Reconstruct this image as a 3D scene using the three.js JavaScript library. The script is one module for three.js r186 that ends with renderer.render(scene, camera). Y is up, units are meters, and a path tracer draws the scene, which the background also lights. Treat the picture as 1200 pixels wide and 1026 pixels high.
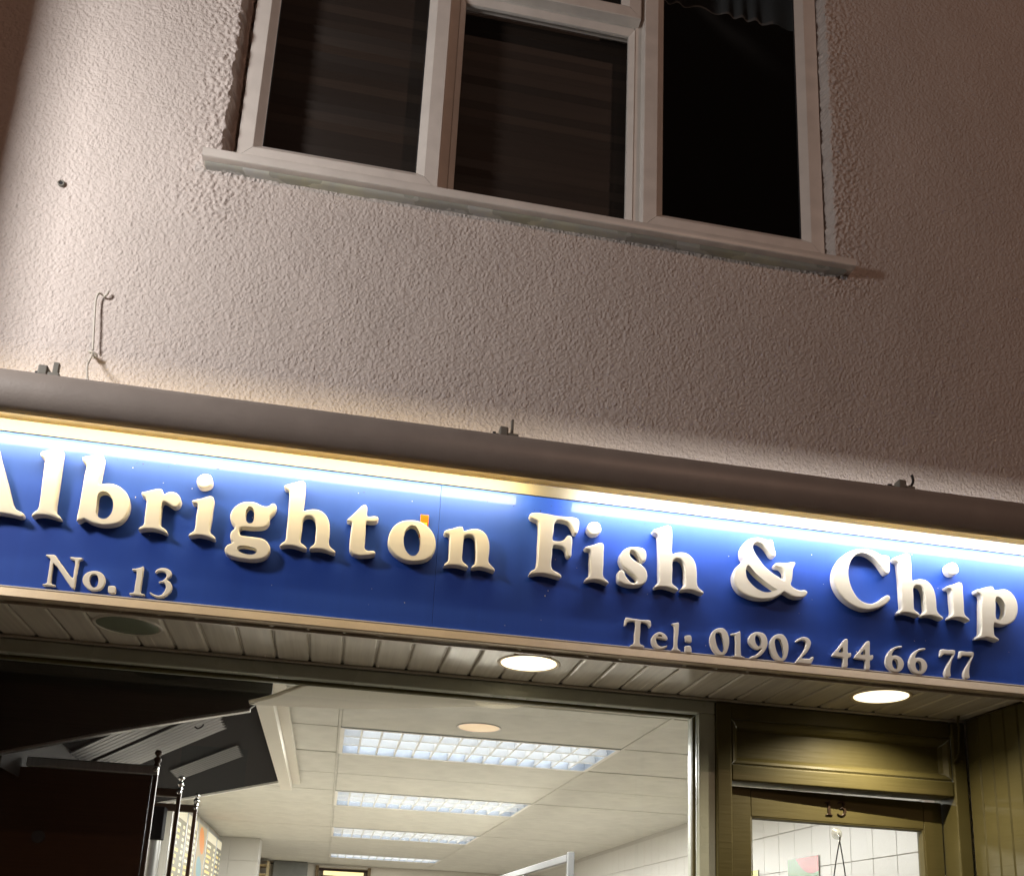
import * as THREE from 'three';
import { RoundedBoxGeometry } from 'three/addons/geometries/RoundedBoxGeometry.js';
import { mergeGeometries } from 'three/addons/utils/BufferGeometryUtils.js';
import { RectAreaLightUniformsLib } from 'three/addons/lights/RectAreaLightUniformsLib.js';
import { createNoise2D } from 'simplex-noise';

// ---------- camera, sky, exposure ----------
const scene = new THREE.Scene();
const camera = new THREE.PerspectiveCamera(2 * Math.atan(800 / 1163) * 180 / Math.PI, 0.75, 0.05, 200);
camera.position.set(0, 1.6, 3.1);
camera.rotation.order = 'YXZ';
camera.rotation.set(14.583 * Math.PI / 180, -9.831 * Math.PI / 180, 2.652 * Math.PI / 180);
camera.setViewOffset(1200, 1600, 0, 0, 1200, 1026);   // the photograph is the upper part of an upright 3:4 frame
const renderer = new THREE.WebGLRenderer({ antialias: true });
renderer.toneMapping = THREE.LinearToneMapping;
renderer.toneMappingExposure = 1;
renderer.shadowMap.enabled = true;
RectAreaLightUniformsLib.init();

{ // night sky over a town: dim warm glow, a little brighter towards the horizon all round
  const W = 256, H = 128, d = new Float32Array(W * H * 4);
  for (let r = 0; r < H; r++) for (let c = 0; c < W; c++) {
    const up = ((r + 0.5) / H - 0.5) * Math.PI, y = Math.max(0, Math.sin(up)), g = 0.012 + 0.016 * Math.exp(-y * 4), o = (r * W + c) * 4;
    d[o] = g; d[o + 1] = g * 0.66; d[o + 2] = g * 0.5; d[o + 3] = 1;
  }
  const t = new THREE.DataTexture(d, W, H, THREE.RGBAFormat, THREE.FloatType);
  t.mapping = THREE.EquirectangularReflectionMapping; t.magFilter = THREE.LinearFilter; t.needsUpdate = true;
  scene.background = t; scene.environment = t;
}

// ---------- lamps' strengths (each lamp is built with its fitting further down) ----------
const LAMP = {
  lantern: { at: [-2.2, 3.85, 1.6], aim: [-2.1, 3.8, 0], strength: 94, color: [1, 0.965, 0.935] },     // lantern on a bracket of the house to the left, outside the frame
  street: { at: [4, 8.5, 9.5], strength: 40, color: [1, 0.6, 0.43] },                           // sodium street lamp over the road
  tubeWarm: { strength: 80, color: [1, 0.79, 0.43] },
  tubeCool: { strength: 86, color: [1, 0.96, 0.9] },
  down: { strength: 2.6, color: [1, 0.86, 0.6] },
  room: { strength: 38, color: [1, 1, 0.95] },
};

// ---------- helpers ----------
const taken = {};
const numbered = (n) => { const k = taken[n] = (taken[n] ?? -1) + 1; return k ? n + '_' + String(k).padStart(3, '0') : n; };
function tag(o, label, category, group) { o.userData.label = label; o.userData.category = category; if (group) o.userData.group = group; return o; }
function thing(name, label, category, [x, y, z] = [0, 0, 0], group) {
  const o = new THREE.Group(); o.name = numbered(name); o.position.set(x, y, z); scene.add(o);
  return tag(o, label, category, group);
}
function obj(name, geo, mat, parent = scene, label) {
  const m = new THREE.Mesh(Array.isArray(geo) ? merge(geo) : geo, mat);
  m.name = parent === scene ? numbered(name) : name; m.castShadow = m.receiveShadow = true; parent.add(m);
  if (label) m.userData.label = label;
  return m;
}
function struct(name, geo, mat, parent = scene) { const m = obj(name, geo, mat, parent); if (parent === scene) m.userData.kind = 'structure'; return m; }
function merge(list) {
  const l = list.map((g) => { const n = g.index ? g.toNonIndexed() : g.clone(); for (const k of Object.keys(n.attributes)) if (!['position', 'normal', 'uv'].includes(k)) n.deleteAttribute(k); return n; });
  return l.length === 1 ? l[0] : mergeGeometries(l);
}
// uv in metres, from the face's own direction
function metric(g, turn = false) {
  if (g.index) g = g.toNonIndexed();
  const p = g.attributes.position, n = g.attributes.normal, uv = new Float32Array(p.count * 2);
  for (let i = 0; i < p.count; i++) {
    const ax = Math.abs(n.getX(i)), ay = Math.abs(n.getY(i)), az = Math.abs(n.getZ(i));
    let u, v;
    if (az >= ax && az >= ay) { u = p.getX(i); v = p.getY(i); } else if (ay >= ax) { u = p.getX(i); v = p.getZ(i); } else { u = p.getZ(i); v = p.getY(i); }
    uv[2 * i] = turn ? v : u; uv[2 * i + 1] = turn ? u : v;
  }
  g.setAttribute('uv', new THREE.BufferAttribute(uv, 2));
  return g;
}
// box from its limits, edges rounded by r
function bx(x0, x1, y0, y1, z0, z1, r = 0, seg = 1) {
  const w = x1 - x0, h = y1 - y0, d = z1 - z0;
  const g = r ? new RoundedBoxGeometry(w, h, d, seg, Math.min(r, w / 2.01, h / 2.01, d / 2.01)) : new THREE.BoxGeometry(w, h, d);
  g.translate((x0 + x1) / 2, (y0 + y1) / 2, (z0 + z1) / 2);
  return metric(g);
}
function tube(points, r, seg = 24, rad = 8) {
  const c = new THREE.CatmullRomCurve3(points.map((p) => new THREE.Vector3(...p)));
  return new THREE.TubeGeometry(c, seg, r, rad, false);
}
function lathe(profile, seg = 24) { return new THREE.LatheGeometry(profile.map((p) => new THREE.Vector2(...p)), seg); }
// a profile of [z, y] points swept along x
function sweep(profile, x0, x1, closed = true) {
  const n = profile.length, pos = [], idx = [], cap = [];
  const shape = new THREE.Shape(profile.map(([z, y]) => new THREE.Vector2(z, y)));
  const g = new THREE.ExtrudeGeometry(shape, { depth: x1 - x0, bevelEnabled: false, steps: 1, curveSegments: 4 });
  g.applyMatrix4(new THREE.Matrix4().makeBasis(new THREE.Vector3(0, 0, 1), new THREE.Vector3(0, 1, 0), new THREE.Vector3(1, 0, 0)));
  // (x, y, depth) -> (z, y, x): a mirrored basis, so the faces are turned round
  const p = g.attributes.position; for (let i = 0; i < p.count; i += 3) { const a = [p.getX(i), p.getY(i), p.getZ(i)]; p.setXYZ(i, p.getX(i + 2), p.getY(i + 2), p.getZ(i + 2)); p.setXYZ(i + 2, ...a); }
  g.translate(x0, 0, 0); g.computeVertexNormals();
  return g;
}
// smooth normals round a swept curve (angle in degrees keeps sharper edges)
function soften(g, angle = 40) {
  const p = g.attributes.position, map = new Map(), fn = [], key = (i) => [p.getX(i), p.getY(i), p.getZ(i)].map((v) => Math.round(v * 1e5)).join();
  const a = new THREE.Vector3(), b = new THREE.Vector3(), c = new THREE.Vector3();
  for (let i = 0; i < p.count; i += 3) {
    a.fromBufferAttribute(p, i); b.fromBufferAttribute(p, i + 1).sub(a); c.fromBufferAttribute(p, i + 2).sub(a); const n = b.clone().cross(c);
    for (let k = 0; k < 3; k++) { const q = key(i + k); if (!map.has(q)) map.set(q, []); map.get(q).push(n); fn.push(n); }
  }
  const lim = Math.cos(angle * Math.PI / 180), no = new Float32Array(p.count * 3);
  for (let i = 0; i < p.count; i++) {
    const me = fn[i].clone().normalize(), s = new THREE.Vector3();
    for (const n of map.get(key(i))) if (n.clone().normalize().dot(me) > lim) s.add(n);
    s.normalize(); no.set([s.x, s.y, s.z], i * 3);
  }
  g.setAttribute('normal', new THREE.BufferAttribute(no, 3));
  return g;
}

// ---------- textures ----------
function rng(seed) { return () => { seed = (seed + 0x6d2b79f5) | 0; let t = Math.imul(seed ^ (seed >>> 15), 1 | seed); t = (t + Math.imul(t ^ (t >>> 7), 61 | t)) ^ t; return ((t ^ (t >>> 14)) >>> 0) / 4294967296; }; }
function lattice(n, seed) { const r = rng(seed), a = new Float32Array(n * n); for (let i = 0; i < n * n; i++) a[i] = r(); return a; }
// tileable value noise on [0,1)^2 with nx by ny cells
function valueNoise(nx, ny, seed) {
  const N = Math.max(nx, ny), a = lattice(N, seed), s = (t) => t * t * (3 - 2 * t);
  return (u, v) => {
    const x = u * nx, y = v * ny, i = Math.floor(x), j = Math.floor(y), fx = s(x - i), fy = s(y - j);
    const g = (p, q) => a[(((q % ny) + ny) % ny) * N + (((p % nx) + nx) % nx)];
    return (g(i, j) * (1 - fx) + g(i + 1, j) * fx) * (1 - fy) + (g(i, j + 1) * (1 - fx) + g(i + 1, j + 1) * fx) * fy;
  };
}
function fbm(nx, ny, seed, oct = 4) {
  const l = []; for (let o = 0; o < oct; o++) l.push(valueNoise(nx << o, ny << o, seed + o * 17));
  return (u, v) => { let s = 0, a = 0.5, t = 0; for (const n of l) { s += a * n(u, v); t += a; a *= 0.5; } return s / t; };
}
// fn(u, v) gives a grey 0..1 or [r, g, b] 0..1 (sRGB when srgb); size pixels cover `metres`
function texture(size, metres, fn, srgb = false) {
  const d = new Uint8Array(size * size * 4);
  for (let y = 0; y < size; y++) for (let x = 0; x < size; x++) {
    const c = fn((x + 0.5) / size, (y + 0.5) / size), o = (y * size + x) * 4, k = Array.isArray(c) ? c : [c, c, c];
    for (let i = 0; i < 3; i++) d[o + i] = Math.max(0, Math.min(255, Math.round(k[i] * 255)));
    d[o + 3] = 255;
  }
  const t = new THREE.DataTexture(d, size, size); t.wrapS = t.wrapT = THREE.RepeatWrapping; t.magFilter = THREE.LinearFilter;
  if (srgb) t.colorSpace = THREE.SRGBColorSpace;
  const [mx, my] = Array.isArray(metres) ? metres : [metres, metres]; t.repeat.set(1 / mx, 1 / my); t.needsUpdate = true;
  return t;
}
function canvasTexture(w, h, draw) {
  const c = document.createElement('canvas'); c.width = w; c.height = h; draw(c.getContext('2d'), w, h);
  const t = new THREE.CanvasTexture(c); t.colorSpace = THREE.SRGBColorSpace; return t;
}
const lin = (r, g, b) => new THREE.Color().setRGB(r, g, b);
const std = (r, g, b, roughness, more = {}) => new THREE.MeshStandardMaterial({ color: lin(r, g, b), roughness, ...more });
const phys = (r, g, b, roughness, more = {}) => new THREE.MeshPhysicalMaterial({ color: lin(r, g, b), roughness, ...more });
const glow = (r, g, b, k = 1) => new THREE.MeshStandardMaterial({ color: lin(0.8, 0.8, 0.8), roughness: 0.6, emissive: lin(r, g, b), emissiveIntensity: k });

const grain = fbm(48, 48, 3, 3), clouds = fbm(4, 4, 11, 5), coarse = fbm(12, 12, 23, 4), fleck = valueNoise(180, 180, 5), streak = fbm(90, 3, 31, 3), streakWide = fbm(24, 2, 37, 4), pimple = fbm(46, 40, 61, 3);
const T = {
  grainBump: texture(512, 0.25, (u, v) => grain(u, v)),
  stipple: texture(1024, 0.37, (u, v) => { const a = pimple(u, v); return a * a * (3 - 2 * a); }),
  wallColor: texture(1024, 2.1, (u, v) => { const k = 0.86 + 0.14 * clouds(u, v), f = fleck(u, v) > 0.965 ? 0.9 : 1; const w = 0.94 + 0.08 * coarse(u, v); return [k * f * w, k * f * w * 0.995, k * f * w * 0.985]; }),
  paintMottle: texture(512, 0.7, (u, v) => 0.82 + 0.18 * coarse(u, v)),
  roughPatches: texture(512, 0.8, (u, v) => 0.55 + 0.45 * clouds(u, v)),
  brushed: texture(512, [0.5, 1.2], (u, v) => 0.75 + 0.25 * streak(u, v)),
  boardDirt: texture(1024, [0.9, 1.1], (u, v) => { const s = streak(u, v), w = streakWide(u, v), k = 0.72 + 0.28 * Math.min(1, 0.35 + 0.9 * s) * (0.75 + 0.35 * w); return [k, k * 0.985, k * 0.95]; }),
  boardRough: texture(512, [0.9, 1.1], (u, v) => 0.4 + 0.6 * streak(u, v)),
  brushMarks: texture(512, [0.35, 0.6], (u, v) => streak(v, u)),
  mastic: texture(512, 0.8, (u, v) => { const a = coarse(u, v), b = clouds(v, u), m = a * b > 0.3 ? 0.72 : 1; return [0.95 * m * (0.75 + 0.3 * a), m * (0.78 + 0.28 * a), 0.94 * m * (0.74 + 0.3 * b)]; }),
  ripple: texture(512, 0.45, (u, v) => { const n = coarse(u, v); return 0.5 + 0.5 * Math.sin(n * 26); }),
  signFaint: texture(1024, [1.5, 1.5], (u, v) => { const s = streak(u, v), k = 0.93 + 0.07 * s; return [k, k, k]; }),
  signRough: texture(1024, [1.5, 1.5], (u, v) => 0.72 + 0.28 * streakWide(u, v) * (0.6 + 0.4 * coarse(v, u))),
  wood: texture(512, [0.6, 0.25], (u, v) => { const k = 0.6 + 0.4 * streak(v, u); return [k, k * 0.93, k * 0.88]; }),
};
const M = {
  render: std(0.67, 0.6, 0.565, 0.85, { map: T.wallColor, bumpMap: T.stipple, bumpScale: 0.0032 }),
  masonry: std(0.5, 0.44, 0.4, 0.9, { map: T.wallColor, bumpMap: T.grainBump, bumpScale: 0.004 }),
  neighbour: std(0.3, 0.19, 0.14, 0.85, { map: T.wallColor, bumpMap: T.grainBump, bumpScale: 0.001 }),
  upvc: phys(0.8, 0.745, 0.69, 0.36, { map: T.paintMottle, bumpMap: T.grainBump, bumpScale: 0.0001 }),
  gasket: std(0.02, 0.02, 0.022, 0.6),
  mastic: std(0.72, 0.665, 0.62, 0.9, { map: T.mastic, bumpMap: T.mastic, bumpScale: 0.003 }),
  glass: phys(1, 1, 1, 0.0, { transmission: 1, thickness: 0, ior: 1.5 }),
  blindSlats: [0.6, 0.9, 1.25, 0.75].map((k) => std(0.032 * k, 0.022 * k, 0.016 * k, 0.6, { map: T.wood })),
  curtain: std(0.3, 0.32, 0.33, 0.95),
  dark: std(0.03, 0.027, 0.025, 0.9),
  signBlue: phys(0.024, 0.084, 0.46, 0.5, { map: T.signFaint, specularIntensity: 0.45, clearcoat: 0.14, clearcoatRoughness: 0.05 }),
  letter: phys(0.91, 0.865, 0.74, 0.35, { clearcoat: 0.2, clearcoatRoughness: 0.15, bumpMap: T.brushMarks, bumpScale: 0.0002 }),
  smallLetter: phys(0.92, 0.875, 0.77, 0.4),
  trim: std(0.62, 0.51, 0.37, 0.42, { map: T.paintMottle, metalness: 0.2, bumpMap: T.grainBump, bumpScale: 0.0002 }),
  trimLip: std(0.8, 0.74, 0.66, 0.4),
  pelmet: std(0.37, 0.325, 0.295, 0.42, { map: T.paintMottle, bumpMap: T.grainBump, bumpScale: 0.0003 }),
  bead: phys(0.92, 0.8, 0.48, 0.85, { transmission: 0.55, thickness: 0 }),
  plate: std(0.2, 0.175, 0.12, 0.6),
  white: std(0.82, 0.8, 0.75, 0.5),
  screenMetal: std(0.085, 0.085, 0.083, 0.6),
  wire: std(0.6, 0.57, 0.5, 0.5),
  clip: std(0.24, 0.23, 0.2, 0.6, { map: T.paintMottle }),
  soffit: phys(0.58, 0.54, 0.47, 0.3, { map: T.boardDirt, roughnessMap: T.boardRough }),
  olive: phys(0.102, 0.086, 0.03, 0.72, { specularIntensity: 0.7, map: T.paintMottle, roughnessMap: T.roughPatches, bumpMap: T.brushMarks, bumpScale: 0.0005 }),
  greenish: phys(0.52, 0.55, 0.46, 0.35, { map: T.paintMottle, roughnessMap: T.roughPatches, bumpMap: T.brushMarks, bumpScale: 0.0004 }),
  bronze: std(0.045, 0.027, 0.017, 0.4, { metalness: 0.3 }),
  tile: phys(0.5, 0.485, 0.45, 0.3, { bumpMap: T.ripple, bumpScale: 0.0002 }),
  grout: std(0.5, 0.48, 0.45, 0.9),
  ceiling: std(0.68, 0.665, 0.6, 0.75, { map: T.paintMottle }),
  ceilingGap: std(0.06, 0.055, 0.045, 0.9),
  steel: std(0.55, 0.55, 0.54, 0.28, { metalness: 0.9, map: T.brushed }),
  chrome: std(0.72, 0.72, 0.72, 0.12, { metalness: 1 }),
  hoodBlack: phys(0.008, 0.008, 0.009, 0.75, { specularIntensity: 0.12, map: T.paintMottle }),
  hoodPanel: phys(0.05, 0.049, 0.041, 0.35, { map: T.wood }),
  rangeBrown: phys(0.05, 0.024, 0.011, 0.35, { map: T.wood }),
  floor: std(0.3, 0.27, 0.23, 0.5, { map: T.paintMottle }),
  plaster: std(0.7, 0.66, 0.58, 0.8),
  vinyl: phys(0.75, 0.7, 0.6, 0.9, { side: THREE.DoubleSide, transmission: 0.5, thickness: 0 }),
  asphalt: std(0.05, 0.048, 0.045, 0.85, { map: T.paintMottle, bumpMap: T.grainBump, bumpScale: 0.004 }),
  paving: std(0.22, 0.2, 0.18, 0.8, { map: T.wallColor, bumpMap: T.grainBump, bumpScale: 0.002 }),
};
const GLYPHS = {
  'l': { at: [-0.8843, 2.6586], loops: [[0,956,29,980,116,1010,201,1048,256,1053,282,1018,285,943,295,686,301,432,312,150,336,91,392,45,405,11,371,10,265,34,174,41,87,26,33,0,25,25,48,69,91,122,96,256,82,552,71,791,67,859,44,879,8,904]] },
  'b': { at: [-0.7746, 2.6559], loops: [[0,973,31,989,125,1021,213,1053,255,1042,281,997,283,890,280,722,283,593,322,611,406,628,500,618,586,573,662,500,708,385,714,266,682,157,616,67,517,20,402,0,296,12,222,32,152,64,99,27,64,20,56,56,61,197,63,451,63,723,67,860,45,888,8,921], [264,463,316,515,388,517,463,459,512,360,523,241,499,149,449,87,379,71,316,99,272,165,264,283]] },
  'r': { at: [-0.6060, 2.6527], loops: [[0,565,49,585,135,622,218,652,264,645,302,579,333,602,388,626,458,619,516,568,540,512,531,452,496,409,462,398,414,418,352,455,311,463,296,429,297,300,302,172,317,103,367,71,412,32,412,0,387,3,315,26,223,37,133,30,57,7,29,10,41,44,86,87,87,209,84,363,78,465,61,489,18,516]] },
  'i': { at: [-0.4693, 2.6495], loops: [[0,540,38,564,138,601,232,645,280,635,296,598,295,506,296,298,291,143,308,93,359,54,383,19,365,0,299,22,217,37,136,36,47,10,18,13,26,46,72,90,89,143,84,323,88,480,74,504,27,505]] },
  'i_dot': { at: [-0.4630, 2.8005], loops: [[1,137,41,195,120,219,175,207,212,139,214,73,178,29,111,0,46,11,0,71]] },
  'g': { at: [-0.3646, 2.6006], loops: [[167,854,262,875,349,871,421,841,486,830,536,850,567,886,614,885,639,844,626,771,586,708,561,667,564,603,534,536,480,501,402,484,300,475,197,469,169,434,175,384,193,355,268,349,394,348,486,340,559,305,610,229,614,154,582,81,507,29,396,3,261,0,146,11,65,33,15,71,0,125,25,184,98,237,72,265,52,325,58,389,102,457,49,527,21,599,25,689,82,791], [212,757,251,817,303,816,348,768,365,668,363,578,328,530,272,523,226,574,207,673], [155,187,225,221,327,220,421,200,459,161,448,103,401,66,311,56,218,76,159,119]] },
  'h': { at: [-0.2224, 2.6474], loops: [[0,944,36,970,135,1012,241,1055,289,1033,303,955,307,770,311,599,367,620,456,639,547,629,631,568,681,475,703,337,708,140,739,88,808,33,801,0,759,3,667,30,563,36,469,21,446,32,458,61,505,116,509,228,502,396,469,491,415,524,351,512,315,458,313,345,307,176,313,114,381,66,408,27,387,7,296,28,192,43,104,33,49,12,29,24,50,68,96,115,100,263,98,544,86,827,78,875,23,904]] },
  't': { at: [-0.0365, 2.6479], loops: [[0,527,49,593,127,690,205,787,247,799,271,769,283,629,316,623,389,639,439,629,448,590,420,553,336,536,281,533,280,389,283,205,289,126,334,95,407,103,443,85,441,52,389,27,293,6,196,0,122,21,78,75,66,178,69,363,70,496,45,500]] },
  'o': { at: [0.0852, 2.6481], loops: [[289,638,388,643,490,616,582,553,657,455,694,325,686,204,636,106,541,35,420,4,297,0,184,33,93,95,25,179,0,269,10,376,51,488,119,570,203,618], [317,581,393,570,448,496,483,380,490,248,466,139,415,77,354,66,290,98,228,190,203,306,210,427,252,533]] },
  'n': { at: [0.2460, 2.6458], loops: [[0,530,32,565,119,597,225,642,269,637,292,582,346,604,423,629,503,634,584,601,642,535,677,433,685,287,682,140,709,102,777,37,774,0,734,6,644,27,555,32,477,13,433,18,446,51,483,91,491,202,476,388,462,470,420,518,360,521,303,488,293,408,291,261,289,136,311,92,377,43,384,12,350,3,271,20,183,25,86,9,33,3,41,35,86,92,93,217,88,373,82,477,61,490,17,495]] },
  'F': { at: [0.4994, 2.6472], loops: [[0,960,56,994,234,1003,401,990,568,991,697,993,750,966,762,900,749,776,724,733,685,742,651,818,597,893,507,915,417,911,380,852,372,730,364,595,415,579,492,591,542,624,591,690,642,689,663,632,659,457,652,363,614,346,581,382,560,459,520,494,443,505,374,490,365,369,356,183,381,120,483,73,516,31,498,0,422,14,308,33,170,31,70,6,30,8,50,56,122,117,143,238,145,502,147,770,131,855,73,881,15,908]] },
  's': { at: [0.7754, 2.6471], loops: [[245,628,350,634,416,608,443,550,442,469,425,420,386,402,346,431,306,500,260,549,207,563,182,526,196,467,262,414,367,359,440,281,463,190,442,94,371,26,254,0,125,5,47,30,8,58,0,124,5,198,43,235,89,227,122,151,175,84,241,49,292,71,298,111,265,154,173,223,68,291,28,367,26,460,77,554,154,610]] },
  'ampersand': { at: [1.1424, 2.6487], loops: [[327,999,432,1019,511,1006,576,1000,642,1011,668,972,685,868,709,791,695,730,655,726,623,748,579,816,521,888,457,926,392,932,345,900,331,845,356,769,426,666,515,559,630,468,746,403,830,360,844,427,833,504,789,551,723,557,685,578,699,619,752,639,883,651,976,675,1028,671,1027,638,992,561,981,468,967,375,946,295,1003,249,1094,220,1173,236,1218,208,1203,154,1143,109,1051,93,947,107,831,159,764,107,659,44,542,12,400,0,246,24,106,86,31,180,0,292,21,411,87,522,165,603,134,684,135,789,182,887,249,961], [242,566,382,433,523,325,664,238,753,183,688,156,583,110,492,105,377,144,275,220,202,315,182,416,192,496]] },
  'C': { at: [1.4751, 2.6517], loops: [[458,1011,562,1026,678,1021,767,993,843,957,920,960,972,947,980,858,975,705,956,659,916,642,879,669,831,740,771,821,684,894,596,935,506,943,415,913,348,848,293,753,262,637,263,511,289,389,335,282,407,184,505,127,619,114,723,157,816,223,884,282,935,286,958,244,929,185,849,114,743,53,614,9,474,0,349,30,225,91,116,184,39,299,0,432,8,570,55,701,143,831,249,925,354,982]] },
  'p': { at: [1.9605, 2.5963], loops: [[50,827,109,849,244,895,352,915,388,864,488,883,604,891,698,835,763,732,781,609,756,482,688,366,583,294,467,266,370,280,331,291,314,159,321,83,394,29,378,0,315,13,187,31,73,12,0,5,11,36,71,88,93,259,117,554,130,742,102,762,55,780], [370,744,430,774,501,743,558,648,569,540,538,428,474,352,408,334,352,355,336,407,351,579]] },
  'N': { at: [-0.8299, 2.4703], loops: [[0,443,40,452,114,452,143,422,243,304,385,153,386,255,382,394,358,415,311,428,312,447,378,450,469,451,476,433,434,405,432,335,428,167,431,11,416,0,389,15,295,125,116,331,114,261,119,96,129,42,183,25,181,11,99,9,22,7,20,20,66,44,69,99,64,348,61,394,38,410,3,425]] },
  'small_o': { at: [-0.7265, 2.4710], loops: [[126,281,192,279,256,240,289,169,282,85,245,25,182,0,116,2,43,49,0,118,2,192,47,253], [130,249,173,240,205,188,216,124,203,58,162,30,112,57,79,118,76,192,99,236]] },
  'dot': { at: [-0.6585, 2.4681], loops: [[0,94,15,103,77,110,93,100,104,22,96,4,30,0,10,13]] },
  '1': { at: [-0.6037, 2.4703], loops: [[0,370,45,380,109,406,141,424,148,401,151,279,151,92,158,37,216,16,205,1,113,0,12,3,10,17,62,36,66,130,65,326,54,348,7,347]] },
  '3': { at: [-0.5497, 2.4695], loops: [[32,361,60,407,116,432,184,431,239,399,257,345,239,305,204,273,251,240,283,178,280,112,241,52,179,8,104,0,42,21,0,54,7,66,56,41,117,29,165,53,195,113,201,169,178,214,143,219,102,214,100,225,148,252,184,299,188,337,157,376,114,380,73,371,42,348]] },
  'T': { at: [0.8035, 2.4611], loops: [[20,448,125,445,269,440,402,443,411,410,409,343,387,331,364,372,314,394,258,394,249,248,240,92,251,60,312,33,302,4,197,5,93,0,93,22,147,61,156,205,164,396,103,398,49,378,22,325,0,321,2,379]] },
  'e': { at: [0.8878, 2.4609], loops: [[121,279,193,264,244,214,250,175,227,162,150,171,77,175,72,141,95,82,150,54,206,65,245,80,239,52,173,12,107,0,40,32,1,89,0,156,38,232], [79,199,99,238,132,253,166,234,179,196,127,196]] },
  'small_l': { at: [0.9502, 2.4613], loops: [[4,426,60,443,110,456,118,438,111,274,100,50,145,16,134,0,50,3,0,12,6,24,33,49,44,212,43,391,26,406]] },
  '0': { at: [1.0718, 2.4610], loops: [[161,439,232,434,288,360,310,252,296,140,252,41,181,0,102,19,31,98,0,205,17,317,73,401], [128,383,176,372,215,289,238,181,242,103,213,49,165,52,110,122,79,228,72,322,96,369]] },
  '9': { at: [1.1963, 2.4611], loops: [[156,438,253,419,300,344,306,249,264,150,181,55,92,7,20,0,20,24,101,63,166,117,208,176,135,153,55,185,0,258,9,346,75,417], [131,399,187,380,215,304,201,223,160,195,112,230,89,307,99,371]] },
  '2': { at: [1.3471, 2.4624], loops: [[18,345,69,398,152,430,225,414,265,361,254,280,193,178,108,83,190,83,248,88,273,122,303,117,279,44,245,1,122,0,0,1,9,26,111,154,171,264,182,345,142,373,84,359,34,330]] },
  '4': { at: [1.4698, 2.4623], loops: [[236,469,267,464,267,352,268,240,312,251,314,192,285,162,261,157,247,15,170,0,181,149,122,156,0,169,9,200,98,305], [172,342,184,336,180,236,87,233]] },
  '6': { at: [1.6485, 2.4636], loops: [[296,437,295,414,207,390,140,331,113,268,184,275,269,246,312,167,290,75,216,8,129,0,45,37,0,122,18,244,94,357,193,419], [150,227,204,209,223,136,207,67,163,40,117,66,94,131,109,200]] },
  '7': { at: [1.8371, 2.4650], loops: [[31,443,135,446,264,449,271,412,253,364,201,265,168,150,162,66,168,20,142,4,73,0,58,28,65,94,111,182,184,301,229,375,150,374,70,369,44,343,27,323,0,325,12,387]] },
  'A': { at: [-1.1080, 2.6540], loops: [[480,1040,540,1005,620,815,775,440,915,120,1040,55,1030,0,890,15,715,23,540,5,510,40,615,105,580,250,290,250,235,110,330,40,305,0,165,15,15,0,0,45,105,120,265,515,410,905,430,1015], [430,705,480,555,540,360,430,360,320,360,375,540]] },
};
// smooth closed curves through the points; units of 0.2 mm
function loopPoints(l, scale = 1) {
  const p = []; for (let i = 0; i < l.length; i += 2) p.push(new THREE.Vector3(l[i] / 5000 * scale, l[i + 1] / 5000 * scale, 0));
  return new THREE.CatmullRomCurve3(p, true, 'centripetal').getPoints(p.length * 3).slice(0, -1).map((q) => new THREE.Vector2(q.x, q.y));
}
function glyphShape(name, scale = 1) {
  const [outer, ...holes] = GLYPHS[name].loops, s = new THREE.Shape(loopPoints(outer, scale));
  for (const h of holes) s.holes.push(new THREE.Path(loopPoints(h, scale)));
  return s;
}

// ---------- ground and street ----------
struct('road', bx(-40, 40, -0.32, -0.12, 2.6, 60), M.asphalt);
const pavement = struct('pavement', bx(-40, 40, -0.3, -0.004, 0, 2.46), M.paving);
struct('kerb', bx(-40, 40, -0.3, 0, 2.463, 2.597, 0.01), M.masonry, pavement);
{ // opposite terrace, only so that the street has another side
  const t = thing('terrace_house', 'brick terrace house across the road behind the viewer', 'house', [0, 0, 16]);
  obj('wall', bx(-14, 14, -0.3, 6, 0, 6), std(0.2, 0.1, 0.07, 0.9, { map: T.wallColor }), t);
  const rg = sweep([[-0.4, 6.01], [6.4, 6.01], [3, 8.6]], -14.3, 14.3); obj('roof', metric(rg), std(0.07, 0.06, 0.055, 0.85), t);
  for (let k = 0; k < 6; k++) { const x = -11.5 + k * 4.6; obj('window', bx(x - 0.6, x + 0.6, 3.6, 4.9, -0.02, 0.1), M.gasket, t); }
}

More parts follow.
